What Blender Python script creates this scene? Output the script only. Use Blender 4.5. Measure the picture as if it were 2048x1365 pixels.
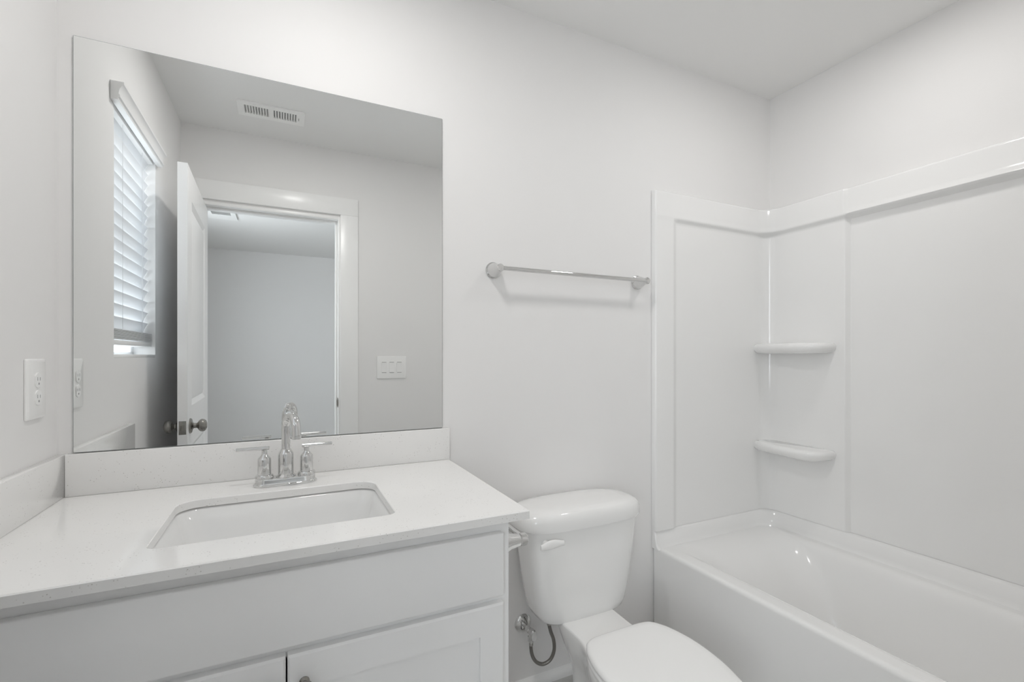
import bpy, bmesh, math, random
from mathutils import Vector, Matrix
random.seed(7)
PI = math.pi
for o in list(bpy.data.objects):
    bpy.data.objects.remove(o)
SC = bpy.context.scene
COL = SC.collection

# ------------------------------------------------------------------ camera
FPX, HORIZON, CX = 940.0, 712.0, 1024.0
YAW = math.atan((1024.0 - 570.0) / FPX)
cd = bpy.data.cameras.new('camera')
cd.sensor_fit = 'HORIZONTAL'
cd.sensor_width = 36.0
cd.lens = FPX / 2048.0 * 36.0
cd.shift_y = (HORIZON - 682.5) / 2048.0
cd.clip_start = 0.01
cam = bpy.data.objects.new('camera', cd)
COL.objects.link(cam)
cam.location = (0.5044, -1.524, 1.26)
cam.rotation_euler = (PI / 2, 0, -YAW)
SC.camera = cam

# ------------------------------------------------------------------ view, world, lights
SC.view_settings.view_transform = 'Standard'
SC.view_settings.look = 'None'
SC.view_settings.gamma = 1.0
SC.view_settings.use_curve_mapping = False
SC.view_settings.exposure = -0.08
try:
    SC.cycles.use_denoising = True
    SC.cycles.denoiser = 'OPENIMAGEDENOISE'
    SC.cycles.max_bounces = 14
    SC.cycles.diffuse_bounces = 10
    SC.cycles.glossy_bounces = 8
    SC.cycles.transmission_bounces = 8
    SC.cycles.transparent_max_bounces = 12
    SC.cycles.sample_clamp_indirect = 4.0
    SC.cycles.blur_glossy = 1.0
except Exception:
    pass

W = bpy.data.worlds.new('world')
SC.world = W
W.use_nodes = True
bg = W.node_tree.nodes['Background']
bg.inputs['Color'].default_value = (0.935, 0.955, 1.0, 1)
bg.inputs['Strength'].default_value = 8.7

P_CENTRE = 6.3     # downlight above the vanity
P_SHOWER = 3.1     # downlight above the tub


def light(name, kind, loc, power, color=(1, 1, 1), rot=(0, 0, 0), **kw):
    l = bpy.data.lights.new(name, kind)
    l.energy = power
    l.color = color
    for k, v in kw.items():
        setattr(l, k, v)
    o = bpy.data.objects.new(name, l)
    o.location = loc
    o.rotation_euler = rot
    COL.objects.link(o)
    return o


CEIL = 2.514
FL = 0.050          # finished floor level
DOWNLIGHTS = [(0.63, -0.64), (2.10, -0.70)]
for (x, y), p_ in zip(DOWNLIGHTS, (P_CENTRE, P_SHOWER)):
    light('downlight_light', 'AREA', (x, y, CEIL - 0.012), p_, (1.0, 0.982, 0.965), shape='DISK', size=0.15)
# daylight portals in the two window openings (they only guide the sky light)
pl = light('window_portal', 'AREA', (-0.16, -0.7125, 1.68), 1, rot=(0, -PI / 2, 0), shape='RECTANGLE', size=0.9, size_y=0.56)
pl.data.cycles.is_portal = True
pl = light('bedroom_window_portal', 'AREA', (-0.58, -2.7, 1.475), 1, rot=(0, -PI / 2, 0), shape='RECTANGLE', size=1.45, size_y=1.5)
pl.data.cycles.is_portal = True

# ------------------------------------------------------------------ materials


def principled(name, color, rough=0.5, metal=0.0, spec=0.5, coat=0.0):
    m = bpy.data.materials.new(name)
    m.use_nodes = True
    b = m.node_tree.nodes['Principled BSDF']
    b.inputs['Base Color'].default_value = (*color, 1)
    b.inputs['Roughness'].default_value = rough
    b.inputs['Metallic'].default_value = metal
    b.inputs['Specular IOR Level'].default_value = spec
    b.inputs['Coat Weight'].default_value = coat
    b.inputs['Coat Roughness'].default_value = 0.04
    return m


def add_bump(m, scale, strength, dist=0.001, detail=4):
    nt = m.node_tree
    b = nt.nodes['Principled BSDF']
    tc = nt.nodes.new('ShaderNodeTexCoord')
    n = nt.nodes.new('ShaderNodeTexNoise')
    n.inputs['Scale'].default_value = scale
    n.inputs['Detail'].default_value = detail
    bp = nt.nodes.new('ShaderNodeBump')
    bp.inputs['Strength'].default_value = strength
    bp.inputs['Distance'].default_value = dist
    nt.links.new(tc.outputs['Object'], n.inputs['Vector'])
    nt.links.new(n.outputs['Fac'], bp.inputs['Height'])
    nt.links.new(bp.outputs['Normal'], b.inputs['Normal'])
    return m


M = {}
M['wall'] = add_bump(principled('wall_paint', (0.845, 0.838, 0.833), 0.55, spec=0.3), 260, 0.06)
M['ceiling'] = add_bump(principled('ceiling_paint', (0.85, 0.848, 0.84), 0.8, spec=0.2), 180, 0.08)
M['trim'] = principled('trim_paint', (0.92, 0.92, 0.915), 0.28)
M['door'] = principled('door_paint', (0.90, 0.90, 0.90), 0.32)
M['cabinet'] = principled('cabinet_paint', (0.885, 0.885, 0.885), 0.30)
M['dark'] = principled('dark_void', (0.03, 0.03, 0.03), 0.8)
M['porcelain'] = principled('porcelain', (0.89, 0.888, 0.88), 0.10, coat=0.5)
M['sink'] = principled('sink_porcelain', (0.82, 0.82, 0.815), 0.08, coat=0.4)
M['plastic'] = principled('white_plastic', (0.92, 0.918, 0.91), 0.25)
M['slot'] = principled('slot_grey', (0.30, 0.30, 0.30), 0.6)
M['acrylic'] = principled('acrylic', (0.88, 0.878, 0.872), 0.13, coat=0.3)
M['chrome'] = principled('chrome', (0.72, 0.72, 0.715), 0.05, 1.0)
M['nickel'] = add_bump(principled('satin_nickel', (0.31, 0.30, 0.28), 0.26, 1.0), 300, 0.03)
M['silver'] = principled('mirror_silver', (0.86, 0.87, 0.865), 0.0, 1.0)
M['mirror_edge'] = principled('mirror_edge', (0.25, 0.27, 0.27), 0.25)
M['vent'] = principled('vent_enamel', (0.92, 0.92, 0.91), 0.4)
M['hose_end'] = principled('hose_ferrule', (0.55, 0.54, 0.52), 0.22, 1.0)
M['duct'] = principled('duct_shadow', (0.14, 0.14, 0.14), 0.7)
M['nut'] = principled('grey_plastic', (0.42, 0.41, 0.40), 0.4)
M['vinyl'] = principled('window_vinyl', (0.86, 0.87, 0.88), 0.3)
M['blind_solid'] = principled('blind_valance', (0.85, 0.85, 0.85), 0.35)
M['cord'] = principled('blind_cord', (0.70, 0.70, 0.71), 0.7)

# quartz with tiny grey flecks
m = principled('quartz', (0.86, 0.855, 0.845), 0.08)
nt = m.node_tree
b = nt.nodes['Principled BSDF']
tc = nt.nodes.new('ShaderNodeTexCoord')
v1 = nt.nodes.new('ShaderNodeTexVoronoi'); v1.inputs['Scale'].default_value = 170
v2 = nt.nodes.new('ShaderNodeTexNoise'); v2.inputs['Scale'].default_value = 40; v2.inputs['Detail'].default_value = 6
r1 = nt.nodes.new('ShaderNodeValToRGB')
r1.color_ramp.elements[0].position = 0.10; r1.color_ramp.elements[0].color = (1, 1, 1, 1)
r1.color_ramp.elements[1].position = 0.22; r1.color_ramp.elements[1].color = (0, 0, 0, 1)
r2 = nt.nodes.new('ShaderNodeValToRGB')
r2.color_ramp.elements[0].position = 0.50; r2.color_ramp.elements[0].color = (0, 0, 0, 1)
r2.color_ramp.elements[1].position = 0.58; r2.color_ramp.elements[1].color = (1, 1, 1, 1)
mu = nt.nodes.new('ShaderNodeMath'); mu.operation = 'MULTIPLY'
mx = nt.nodes.new('ShaderNodeMix'); mx.data_type = 'RGBA'
mx.inputs[6].default_value = (0.865, 0.86, 0.85, 1)
mx.inputs[7].default_value = (0.55, 0.535, 0.515, 1)
for a, bb in ((tc.outputs['Object'], v1.inputs['Vector']), (tc.outputs['Object'], v2.inputs['Vector']),
              (v1.outputs['Distance'], r1.inputs['Fac']), (v2.outputs['Fac'], r2.inputs['Fac']),
              (r1.outputs['Color'], mu.inputs[0]), (r2.outputs['Color'], mu.inputs[1]),
              (mu.outputs['Value'], mx.inputs[0]), (mx.outputs[2], b.inputs['Base Color'])):
    nt.links.new(a, bb)
M['quartz'] = m

# vinyl plank floor
m = principled('vinyl_floor', (0.42, 0.42, 0.41), 0.35)
nt = m.node_tree; b = nt.nodes['Principled BSDF']
tc = nt.nodes.new('ShaderNodeTexCoord'); mp = nt.nodes.new('ShaderNodeMapping')
mp.inputs['Scale'].default_value = (3, 22, 3)
n = nt.nodes.new('ShaderNodeTexNoise'); n.inputs['Scale'].default_value = 3; n.inputs['Detail'].default_value = 6
rp = nt.nodes.new('ShaderNodeValToRGB')
rp.color_ramp.elements[0].color = (0.50, 0.495, 0.485, 1); rp.color_ramp.elements[1].color = (0.62, 0.615, 0.60, 1)
nt.links.new(tc.outputs['Object'], mp.inputs['Vector']); nt.links.new(mp.outputs['Vector'], n.inputs['Vector'])
nt.links.new(n.outputs['Fac'], rp.inputs['Fac']); nt.links.new(rp.outputs['Color'], b.inputs['Base Color'])
M['floor'] = m
M['carpet'] = add_bump(principled('carpet', (0.40, 0.385, 0.36), 0.95, spec=0.1), 400, 0.6, 0.004)

# braided steel hose
m = principled('braided_steel', (0.30, 0.29, 0.275), 0.35, 0.9)
nt = m.node_tree; b = nt.nodes['Principled BSDF']
tc = nt.nodes.new('ShaderNodeTexCoord')
wv = nt.nodes.new('ShaderNodeTexChecker'); wv.inputs['Scale'].default_value = 500
wv.inputs['Color1'].default_value = (0.34, 0.33, 0.31, 1); wv.inputs['Color2'].default_value = (0.20, 0.19, 0.18, 1)
nt.links.new(tc.outputs['Object'], wv.inputs['Vector']); nt.links.new(wv.outputs['Color'], b.inputs['Base Color'])
M['braid'] = m

# blind slats: white plastic that lets some daylight through
m = bpy.data.materials.new('blind_slat'); m.use_nodes = True
nt = m.node_tree; nt.nodes.clear()
out = nt.nodes.new('ShaderNodeOutputMaterial')
df = nt.nodes.new('ShaderNodeBsdfPrincipled'); df.inputs['Base Color'].default_value = (0.88, 0.885, 0.89, 1); df.inputs['Roughness'].default_value = 0.35
tl = nt.nodes.new('ShaderNodeBsdfTranslucent'); tl.inputs['Color'].default_value = (0.90, 0.93, 0.96, 1)
mix = nt.nodes.new('ShaderNodeMixShader'); mix.inputs[0].default_value = 0.16
nt.links.new(df.outputs[0], mix.inputs[1]); nt.links.new(tl.outputs[0], mix.inputs[2]); nt.links.new(mix.outputs[0], out.inputs[0])
M['slat'] = m

# window glass (thin): clear with a weak reflection
m = bpy.data.materials.new('window_glass'); m.use_nodes = True
nt = m.node_tree; nt.nodes.clear()
out = nt.nodes.new('ShaderNodeOutputMaterial')
tr = nt.nodes.new('ShaderNodeBsdfTransparent'); tr.inputs['Color'].default_value = (0.95, 0.97, 0.97, 1)
gl = nt.nodes.new('ShaderNodeBsdfGlossy'); gl.inputs['Roughness'].default_value = 0.02
lw = nt.nodes.new('ShaderNodeMath'); lw.operation = 'MULTIPLY_ADD'
lf = nt.nodes.new('ShaderNodeLayerWeight'); lf.inputs['Blend'].default_value = 0.25
nt.links.new(lf.outputs['Facing'], lw.inputs[0]); lw.inputs[1].default_value = 0.25; lw.inputs[2].default_value = 0.03
mix = nt.nodes.new('ShaderNodeMixShader')
nt.links.new(lw.outputs[0], mix.inputs[0]); nt.links.new(tr.outputs[0], mix.inputs[1]); nt.links.new(gl.outputs[0], mix.inputs[2])
nt.links.new(mix.outputs[0], out.inputs[0])
M['glass'] = m

# lamp shade metal / lens that glows
m = principled('lamp_lens', (0.9, 0.9, 0.88), 0.4)
b = m.node_tree.nodes['Principled BSDF']
b.inputs['Emission Color'].default_value = (1.0, 0.97, 0.93, 1); b.inputs['Emission Strength'].default_value = 6.0
M['lens'] = m

# ------------------------------------------------------------------ mesh helpers
ORG = {}


def bm_new():
    return bmesh.new()


def box(bm, x0, x1, y0, y1, z0, z1, bev=0.0, seg=2):
    t = bmesh.new()
    r = bmesh.ops.create_cube(t, size=1.0)
    for v in t.verts:
        v.co = Vector(((x0 + x1) / 2 + v.co.x * (x1 - x0), (y0 + y1) / 2 + v.co.y * (y1 - y0), (z0 + z1) / 2 + v.co.z * (z1 - z0)))
    if bev > 0:
        bmesh.ops.bevel(t, geom=list(t.edges), offset=bev, segments=seg, profile=0.5, affect='EDGES')
    merge(bm, t)


def merge(bm, t, mat=None):
    if mat is not None:
        t.transform(mat)
    me = bpy.data.meshes.new('tmp')
    t.to_mesh(me); t.free()
    bm.from_mesh(me)
    bpy.data.meshes.remove(me)


def loft(bm, rings, cap0=True, cap1=True, closed=True):
    """rings: lists of equally many points"""
    vs = [[bm.verts.new(p) for p in r] for r in rings]
    n = len(rings[0])
    for a, b_ in zip(vs, vs[1:]):
        for i in range(n if closed else n - 1):
            j = (i + 1) % n
            try:
                bm.faces.new((a[i], a[j], b_[j], b_[i]))
            except ValueError:
                pass
    if cap0:
        bm.faces.new(list(reversed(vs[0])))
    if cap1:
        bm.faces.new(vs[-1])
    return vs


def frame_of(axis):
    a = Vector(axis).normalized()
    up = Vector((0, 0, 1)) if abs(a.z) < 0.95 else Vector((1, 0, 0))
    u = a.cross(up).normalized()
    v = a.cross(u).normalized()
    return a, u, v


def lathe(bm, org, axis, prof, n=32):
    """prof: list of (distance along axis, radius)"""
    a, u, v = frame_of(axis)
    org = Vector(org)
    rings = []
    for (d, r) in prof:
        r = max(r, 1e-5)
        rings.append([org + a * d + (u * math.cos(2 * PI * i / n) + v * math.sin(2 * PI * i / n)) * r for i in range(n)])
    loft(bm, rings)


def tube(bm, pts, rad, n=16, caps=True):
    pts = [Vector(p) for p in pts]
    rads = rad if isinstance(rad, (list, tuple)) else [rad] * len(pts)
    rings = []
    prev = None
    for i, p in enumerate(pts):
        d = (pts[min(i + 1, len(pts) - 1)] - pts[max(i - 1, 0)]).normalized()
        if prev is None:
            _, u, v = frame_of(d)
        else:
            u = (prev - d * prev.dot(d)).normalized()
            v = d.cross(u).normalized()
        prev = u
        v = d.cross(u).normalized()
        rings.append([p + (u * math.cos(2 * PI * k / n) + v * math.sin(2 * PI * k / n)) * rads[i] for k in range(n)])
    loft(bm, rings, caps, caps)


def smooth_path(ctrl, k=10):
    """Catmull-Rom through the points"""
    c = [Vector(p) for p in ctrl]
    c = [c[0] * 2 - c[1]] + c + [c[-1] * 2 - c[-2]]
    out_ = []
    for i in range(1, len(c) - 2):
        for j in range(k):
            t = j / k
            p0, p1, p2, p3 = c[i - 1], c[i], c[i + 1], c[i + 2]
            out_.append(0.5 * ((2 * p1) + (p2 - p0) * t + (2 * p0 - 5 * p1 + 4 * p2 - p3) * t * t + (3 * p1 - p0 - 3 * p2 + p3) * t ** 3))
    out_.append(c[-2])
    return out_


def rrect(x0, x1, y0, y1, r, z, k=8):
    """rounded rectangle, counter-clockwise from the lower left corner; r: one radius or four (ll, lr, ur, ul)"""
    rs = r if isinstance(r, (list, tuple)) else [r] * 4
    p = []
    for (cx_, cy_, a0, rr) in ((x0 + rs[0], y0 + rs[0], PI, rs[0]), (x1 - rs[1], y0 + rs[1], 1.5 * PI, rs[1]),
                               (x1 - rs[2], y1 - rs[2], 0, rs[2]), (x0 + rs[3], y1 - rs[3], 0.5 * PI, rs[3])):
        for i in range(k + 1):
            a = a0 + PI / 2 * i / k
            p.append(Vector((cx_ + rr * math.cos(a), cy_ + rr * math.sin(a), z)))
    return p


def superell(cx_, cy_, hx, hy, z, n=4.0, k=64):
    p = []
    for i in range(k):
        a = 2 * PI * i / k
        ca, sa = math.cos(a), math.sin(a)
        p.append(Vector((cx_ + hx * math.copysign(abs(ca) ** (2 / n), ca), cy_ + hy * math.copysign(abs(sa) ** (2 / n), sa), z)))
    return p


def make(name, bm, mat, parent=None, loc=None, bevel=0.0, seg=2, angle=35, smooth=True, local=False):
    """link bm as one mesh object. Vertices are world coordinates unless local."""
    bmesh.ops.recalc_face_normals(bm, faces=list(bm.faces))
    if parent is not None:
        org = ORG[parent.name]
    else:
        org = Vector(loc) if loc is not None else Vector((0, 0, 0))
    if not local:
        bmesh.ops.translate(bm, verts=list(bm.verts), vec=-org)
    me = bpy.data.meshes.new(name)
    bm.to_mesh(me); bm.free()
    for mm in (mat if isinstance(mat, (list, tuple)) else [mat]):
        me.materials.append(mm)
    if smooth:
        for p in me.polygons:
            p.use_smooth = True
        me.set_sharp_from_angle(angle=math.radians(angle))
    o = bpy.data.objects.new(name, me)
    COL.objects.link(o)
    if parent is not None:
        o.parent = parent
    else:
        o.location = org
    ORG[o.name] = org.copy()
    if bevel > 0:
        md = o.modifiers.new('bevel', 'BEVEL')
        md.width = bevel; md.segments = seg; md.limit_method = 'ANGLE'; md.angle_limit = math.radians(40)
        md.harden_normals = False
    return o


def tag(o, label, cat, group=None, kind=None):
    o['label'] = label
    if cat:
        o['category'] = cat
    if group:
        o['group'] = group
    if kind:
        o['kind'] = kind
    return o


def thing(name, label, cat, loc, group=None, rotz=0.0, kind=None):
    o = bpy.data.objects.new(name, None)
    o.empty_display_size = 0.05
    o.location = loc
    o.rotation_euler = (0, 0, rotz)
    COL.objects.link(o)
    ORG[o.name] = Vector(loc)
    return tag(o, label, cat, group, kind)


def structure(name, bm, mat, label, **kw):
    o = make(name, bm, mat, **kw)
    o['kind'] = 'structure'
    o['label'] = label
    return o


# ------------------------------------------------------------------ room shell
RX, DY = 2.645, -1.53            # right wall, door wall
WY0, WY1, WZ0, WZ1 = -0.985, -0.44, 1.253, 2.11   # window opening in the left wall
DX0, DX1, DZ = 0.072, 0.812, 2.105                 # rough door opening
BX0, BX1, BY = -0.45, 3.0, -4.95                   # bedroom beyond the door

bm = bm_new(); box(bm, -0.14, RX + 0.12, 0, 0.12, 0, CEIL)
structure('wall_back', bm, M['wall'], 'light grey painted wall behind the mirror, toilet and towel bar', smooth=False)
bm = bm_new()
box(bm, -0.14, 0, DY, WY0, 0, CEIL); box(bm, -0.14, 0, WY1, 0, 0, CEIL)
box(bm, -0.14, 0, WY0, WY1, 0, WZ0); box(bm, -0.14, 0, WY0, WY1, WZ1, CEIL)
structure('wall_left', bm, M['wall'], 'light grey painted wall with the outlet and the window', smooth=False)
bm = bm_new(); box(bm, RX, RX + 0.12, DY, 0, 0, CEIL)
structure('wall_right', bm, M['wall'], 'light grey painted wall above the tub surround', smooth=False)
bm = bm_new()
box(bm, -0.14, DX0, DY - 0.12, DY, 0, CEIL); box(bm, DX1, RX + 0.12, DY - 0.12, DY, 0, CEIL); box(bm, DX0, DX1, DY - 0.12, DY, DZ, CEIL)
structure('wall_front', bm, M['wall'], 'light grey wall with the doorway, seen in the mirror', smooth=False)
bm = bm_new(); box(bm, BX0 - 0.12, RX + 0.5, BY - 0.12, 0.12, CEIL, CEIL + 0.1)
structure('ceiling', bm, M['ceiling'], 'white painted ceiling', smooth=False)
bm = bm_new(); box(bm, -0.14, RX + 0.12, DY - 0.06, 0.12, -0.1, FL)
structure('floor', bm, M['floor'], 'grey vinyl floor', smooth=False)
bm = bm_new(); box(bm, BX0 - 0.12, BX1 + 0.12, BY - 0.12, DY - 0.06, -0.1, FL)
structure('floor_bedroom', bm, M['carpet'], 'carpeted floor of the room beyond the door', smooth=False)
bm = bm_new(); box(bm, BX0 - 0.12, BX1 + 0.12, BY - 0.12, BY, 0, CEIL)
structure('wall_bedroom_far', bm, M['wall'], 'far wall of the room beyond the door, seen in the mirror', smooth=False)
bm = bm_new()
box(bm, BX0 - 0.12, BX0, BY, -3.45, 0, CEIL); box(bm, BX0 - 0.12, BX0, -1.95, DY - 0.12, 0, CEIL)
box(bm, BX0 - 0.12, BX0, -3.45, -1.95, 0, 0.75); box(bm, BX0 - 0.12, BX0, -3.45, -1.95, 2.2, CEIL)
box(bm, BX0 - 0.12, -0.14, DY - 0.12, DY - 0.02, 0, CEIL)
structure('wall_bedroom_left', bm, M['wall'], 'window wall of the room beyond the door', smooth=False)
bm = bm_new()
box(bm, BX1, BX1 + 0.12, BY, DY - 0.02, 0, CEIL)
box(bm, RX + 0.12, BX1, DY - 0.12, DY - 0.02, 0, CEIL); box(bm, RX + 0.5, BX1 + 0.12, BY - 0.12, DY - 0.02, CEIL, CEIL + 0.1)
structure('wall_bedroom_right', bm, M['wall'], 'right wall of the room beyond the door', smooth=False)

# bedroom window (out of the picture, it lights the room beyond)
bm = bm_new()
for (y0, y1, z0, z1) in ((-3.45, -1.95, 0.75, 0.80), (-3.45, -1.95, 2.15, 2.2), (-3.45, -3.40, 0.80, 2.15), (-2.0, -1.95, 0.80, 2.15), (-2.725, -2.675, 0.80, 2.15)):
    box(bm, BX0 - 0.09, BX0 - 0.03, y0, y1, z0, z1)
w2 = structure('window_2', bm, M['vinyl'], 'white framed window of the room beyond the door', loc=(BX0 - 0.06, -2.7, 0.75))
bm = bm_new(); box(bm, BX0 - 0.062, BX0 - 0.058, -3.40, -2.0, 0.80, 2.15)
make('pane', bm, M['glass'], w2)

# bath window: frame, meeting rail, panes, sill
bm = bm_new()
fx0, fx1 = -0.125, -0.075
for (y0, y1, z0, z1) in ((WY0, WY1, WZ0, WZ0 + 0.022), (WY0, WY1, WZ1 - 0.04, WZ1), (WY0, WY0 + 0.04, WZ0 + 0.022, WZ1 - 0.04),
                         (WY1 - 0.04, WY1, WZ0 + 0.022, WZ1 - 0.04), (WY0 + 0.04, WY1 - 0.04, 1.665, 1.70)):
    box(bm, fx0, fx1, y0, y1, z0, z1, 0.003)
w1 = structure('window_1', bm, M['vinyl'], 'white framed window behind the blinds, seen in the mirror', loc=(-0.1, (WY0 + WY1) / 2, WZ0))
for (z0, z1) in ((WZ0 + 0.022, 1.665), (1.70, WZ1 - 0.04)):
    bm = bm_new(); box(bm, -0.102, -0.098, WY0 + 0.04, WY1 - 0.04, z0, z1)
    make('pane', bm, M['glass'], w1)
bm = bm_new(); box(bm, -0.075, 0.0, WY0, WY1, WZ0, WZ0 + 0.012, 0.002)
make('sill', bm, M['trim'], w1)

# baseboards
bm = bm_new()
prof = [(0, FL), (-0.019, FL), (-0.019, FL + 0.006)] + [(-0.019 * math.cos(a * PI / 12), FL + 0.010 + 0.022 * math.sin(a * PI / 12)) for a in range(0, 6)] + [(0, FL + 0.032)]
loft(bm, [[Vector((x, y, z)) for (y, z) in prof] for x in (0.968, 1.888)])
structure('baseboard_back', bm, M['trim'], 'white baseboard behind the toilet', angle=30)
bm = bm_new()
loft(bm, [[Vector((-d, y, z)) for (d, z) in prof] for y in (-0.62, DY + 0.022)])
structure('baseboard_left', bm, M['trim'], 'white baseboard under the window', angle=30)
bm = bm_new()
loft(bm, [[Vector((x, DY - d, z)) for (d, z) in prof] for x in (0.912, 1.888)])
structure('baseboard_front', bm, M['trim'], 'white baseboard under the light switches', angle=30)
bm = bm_new()
loft(bm, [[Vector((x, BY - d, z)) for (d, z) in prof] for x in (BX0, BX1)])
structure('baseboard_bedroom', bm, M['trim'], 'white baseboard of the room beyond', angle=30)

# door casing (bathroom side) and jamb
bm = bm_new()
cy0, cy1 = DY, DY + 0.018
for (x0, x1, z0, z1) in ((0.002, 0.070, FL, 2.118), (0.808, 0.911, FL, 2.118), (0.002, 0.911, 2.118, 2.222)):
    box(bm, x0, x1, cy0, cy1, z0, z1, 0.002)
structure('trim_1', bm, M['trim'], 'white flat casing around the doorway, seen in the mirror', loc=(0.45, DY, 0))
bm = bm_new()
for (x0, x1, z0, z1) in ((DX0, DX0 + 0.016, FL, DZ), (DX1 - 0.016, DX1, FL, DZ), (DX0 + 0.016, DX1 - 0.016, DZ - 0.016, DZ)):
    box(bm, x0, x1, DY - 0.12, DY + 0.006, z0, z1, 0.001)
for (x0, x1, z0, z1) in ((DX0 + 0.016, DX0 + 0.028, FL, DZ - 0.016), (DX1 - 0.028, DX1 - 0.016, FL, DZ - 0.016), (DX0 + 0.028, DX1 - 0.028, DZ - 0.028, DZ - 0.016)):
    box(bm, x0, x1, DY - 0.085, DY - 0.04, z0, z1, 0.002)
jamb = structure('trim_2', bm, M['trim'], 'white door jamb with its stop', loc=(0.45, DY, 0))
bm = bm_new(); box(bm, DX1 - 0.0185, DX1 - 0.0155, DY - 0.036, DY + 0.002, 0.945, 1.002)
box(bm, DX1 - 0.024, DX1 - 0.0155, DY - 0.002, DY + 0.009, 0.955, 0.992)
make('strike_plate', bm, M['nickel'], jamb)['label'] = 'satin nickel strike plate'

# ------------------------------------------------------------------ door leaf, swung open against the left wall
DW, DT, DH = 0.705, 0.035, 1.993
door = thing('door_1', 'open white two-panel door with satin nickel knobs, seen in the mirror', 'door', (0.0895, DY + 0.012, 0.062), rotz=-math.radians(1.5), kind='structure')
# local: x = thickness (0..DT), y = width (0..DW)
bm = bm_new()
core = 0.010
box(bm, core, DT - core, 0.02, DW - 0.02, 0.02, DH - 0.02)
st, tr_, lock0, lock1, br = 0.115, 0.125, 0.813, 0.983, 0.22
for (y0, y1, z0, z1) in ((0, st, 0, DH), (DW - st, DW, 0, DH), (st, DW - st, DH - tr_, DH), (st, DW - st, lock0, lock1), (st, DW - st, 0, br)):
    box(bm, 0, DT, y0, y1, z0, z1)
for (z0, z1) in ((br, lock0), (lock1, DH - tr_)):
    for side in (0, 1):
        xo = 0.0 if side == 0 else DT
        sg = 1 if side == 0 else -1
        r0 = [Vector((xo, y, z)) for (y, z) in ((st, z0), (DW - st, z0), (DW - st, z1), (st, z1))]
        i1 = 0.022; i2 = 0.045
        r1_ = [Vector((xo + sg * core * 0.95, y, z)) for (y, z) in ((st + i1, z0 + i1), (DW - st - i1, z0 + i1), (DW - st - i1, z1 - i1), (st + i1, z1 - i1))]
        r2_ = [Vector((xo + sg * 0.003, y, z)) for (y, z) in ((st + i2, z0 + i2), (DW - st - i2, z0 + i2), (DW - st - i2, z1 - i2), (st + i2, z1 - i2))]
        loft(bm, [r0, r1_, r2_], cap0=False, cap1=True)
make('leaf', bm, M['door'], door, local=True, angle=20)
KZ, KY = 0.901, DW - 0.060
for side in (0, 1):
    bm = bm_new()
    ax = (-1, 0, 0) if side == 0 else (1, 0, 0)
    x0 = 0.0 if side == 0 else DT
    lathe(bm, (x0, KY, KZ), ax, [(0, 0.032), (0.004, 0.032), (0.008, 0.028), (0.011, 0.016), (0.014, 0.0115), (0.024, 0.0105), (0.028, 0.013),
                                 (0.032, 0.020), (0.038, 0.0255), (0.045, 0.027), (0.052, 0.0255), (0.058, 0.020), (0.0615, 0.012), (0.0625, 0.0)] if side else
          [(0, 0.032), (0.004, 0.032), (0.008, 0.028), (0.011, 0.016), (0.013, 0.0115), (0.018, 0.0105), (0.022, 0.013),
           (0.026, 0.020), (0.032, 0.0255), (0.039, 0.027), (0.046, 0.0255), (0.052, 0.020), (0.0555, 0.012), (0.0565, 0.0)], 32)
    make('knob', bm, M['nickel'], door, local=True)['label'] = 'satin nickel door knob'
bm = bm_new(); box(bm, DT / 2 - 0.0125, DT / 2 + 0.0125, DW - 0.001, DW + 0.0015, KZ - 0.028, KZ + 0.028, 0.0006)
lp = make('latch_plate', bm, M['nickel'], door, local=True); lp['label'] = 'satin nickel latch plate on the door edge'
ORG[lp.name] = Vector((0, 0, 0))
bm = bm_new()
pr = [(DT / 2 - 0.007, DW + 0.0012), (DT / 2 + 0.007, DW + 0.0012), (DT / 2 + 0.007, DW + 0.010), (DT / 2 - 0.002, DW + 0.008)]
loft(bm, [[Vector((x, y, z)) for (x, y) in pr] for z in (KZ - 0.010, KZ + 0.010)])
make('latch_bolt', bm, M['nickel'], lp, local=True)
for hz in (0.25, 1.05, 1.80):
    bm = bm_new(); lathe(bm, (-0.004, -0.004, hz - 0.045), (0, 0, 1), [(0, 0.0), (0.0, 0.006), (0.09, 0.006), (0.09, 0.0)], 16)
    make('hinge', bm, M['nickel'], door, local=True)

# ------------------------------------------------------------------ mirror
bm = bm_new(); box(bm, 0.032, 0.979, -0.006, -0.0005, 1.019, 2.054)
mir = make('wall_mirror', bm, [M['mirror_edge'], M['silver']], loc=(0.505, 0, 1.019), smooth=False)
for p in mir.data.polygons:
    if p.normal.y < -0.9:
        p.material_index = 1
md = mir.modifiers.new('bevel', 'BEVEL'); md.width = 0.0012; md.segments = 1; md.material = 0
tag(mir, 'large frameless rectangular mirror standing on the backsplash above the sink', 'mirror')

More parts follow.
